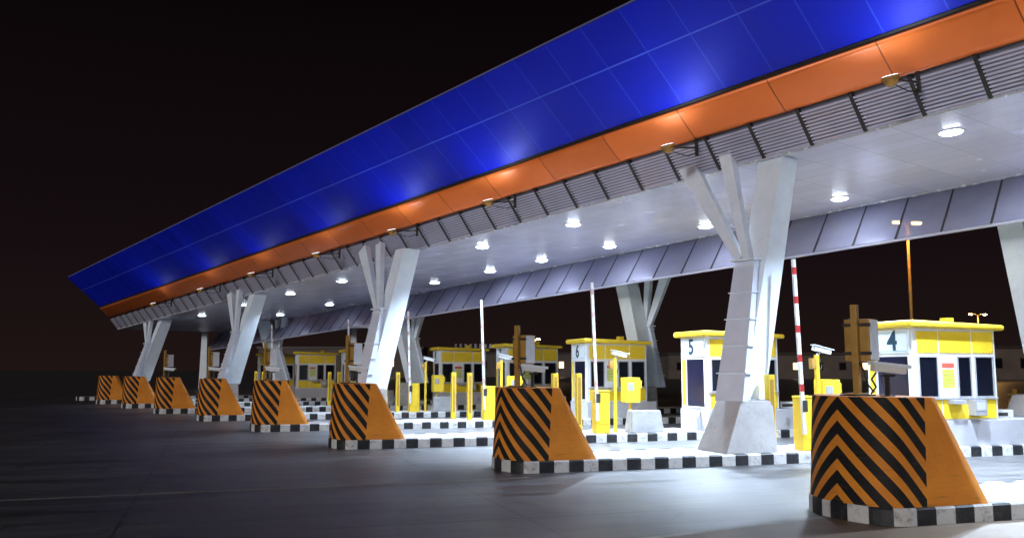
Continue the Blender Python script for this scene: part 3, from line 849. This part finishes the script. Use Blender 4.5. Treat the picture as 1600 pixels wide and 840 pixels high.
# far low buildings beyond the plaza
def far_building(x, y, w, d, h, lab, wins, rz=0):
    t = empty('building', (x, y, 0), rz, lab, 'building', 'low buildings far behind the plaza')
    q = MB(); q.box(-w / 2, w / 2, 0, d, 0, h); q.build('wall', 'brick_dark', t)
    q = MB(); q.box(-w / 2 - .4, w / 2 + .4, -.4, d + .4, h + .002, h + .5); q.build('roof', 'dark_metal', t)
    for i in range(wins):
        cx = -w / 2 + w * (i + .5) / wins
        q = MB(); q.box(cx - .8, cx + .8, -.08, -.002, h * .35, h * .7); wdw = q.build('window', 'dark_metal', t)
        q = MB(); q.box(cx - .65, cx + .65, -.11, -.082, h * .38, h * .67); q.build('pane', 'lit_window' if (i * 7 + int(x)) % 3 == 0 else 'glass', wdw)
far_building(55, 190, 44, 14, 5.0, 'long low dark building far behind booth 5, with a few lit windows', 9)
far_building(112, 175, 40, 14, 6.0, 'dark building at the far right, beyond the guard fence', 8)
far_building(8, 240, 36, 12, 6.0, 'low dark building far behind booth 6', 7)
far_building(-42, 220, 40, 14, 7, 'dark building far away behind the left booths', 8)

# second canopy far behind at the left
t = empty('far_canopy', (-20, 88, 0), .06, 'distant second canopy with an orange fascia, low at the left', 'canopy')
q = MB(); q.box(-14, 9, 0, 10, 6.0, 6.5); q.build('ceiling', 'louvre', t)
q = MB(); q.box(-14.1, 9.1, -.3, -.01, 6.4, 7.2); q.build('orange_fascia', 'orange', t)
for x in (-11, -4, 4):
    q = MB(); q.bar((x, 4, 0), (x, 4, 6.0), .8, .6, .5, .5, (1, 0, 0)); q.build('column', 'steel_white', t)
# light rack above the roofs of booths 7 and 8
t = empty('signal_gantry', (-5.9, 100, 0), 0, 'distant gantry with a row of small pale signal heads above booth 7', 'gantry')
q = MB(); q.box(-.8, 4.4, -.15, .15, 4.2, 4.5); q.build('beam', 'dark_metal', t)
for x in (-.7, 4.3):
    q = MB(); q.box(x - .12, x + .12, -.12, .12, 0, 4.2); q.build('post', 'dark_metal', t)
for i in range(9):
    q = MB(); q.box(-.45 + i * .55, -.2 + i * .55, -.3, -.16, 4.25, 4.75, .03); q.build('signal_head', 'grey_metal', t)

# ---------------------------------------------------------------- world, added low sun, camera
w = bpy.data.worlds.new('World'); SC.world = w; w.use_nodes = True
nt = w.node_tree; bg = nt.nodes['Background']
tc = nt.nodes.new('ShaderNodeTexCoord'); sp = nt.nodes.new('ShaderNodeSeparateXYZ')
nt.links.new(tc.outputs['Generated'], sp.inputs[0])
c = ramp(nt, sp.outputs[2], [(0.0, (.0105, .0058, .0052)), (.12, (.0062, .0034, .0042)), (.5, (.0006, .0004, .0008))])
nt.links.new(c, bg.inputs[0]); bg.inputs[1].default_value = 1.0
su = bpy.data.lights.new('fill_sun', 'SUN'); su.energy = 1.0; su.color = (1.0, .95, .93); su.angle = math.radians(10)  # low fill added in place of unseen lamps behind the camera
so = bpy.data.objects.new('fill_sun', su); COL.objects.link(so)
so.rotation_euler = Vector((-.55, -.85, .20)).to_track_quat('Z', 'Y').to_euler()

cam = bpy.data.cameras.new('camera'); co = bpy.data.objects.new('camera', cam); COL.objects.link(co)
cam.sensor_width = 36; cam.lens = 36 * 1400 / 1600; cam.clip_end = 3000; cam.clip_start = .05
co.location = (0, 0, 1.92); co.rotation_euler = (PI / 2 + math.atan(157 / 1400), 0, 0)
SC.camera = co
vs = SC.view_settings; vs.view_transform = 'Standard'; vs.look = 'None'; vs.exposure = .32; vs.gamma = 1
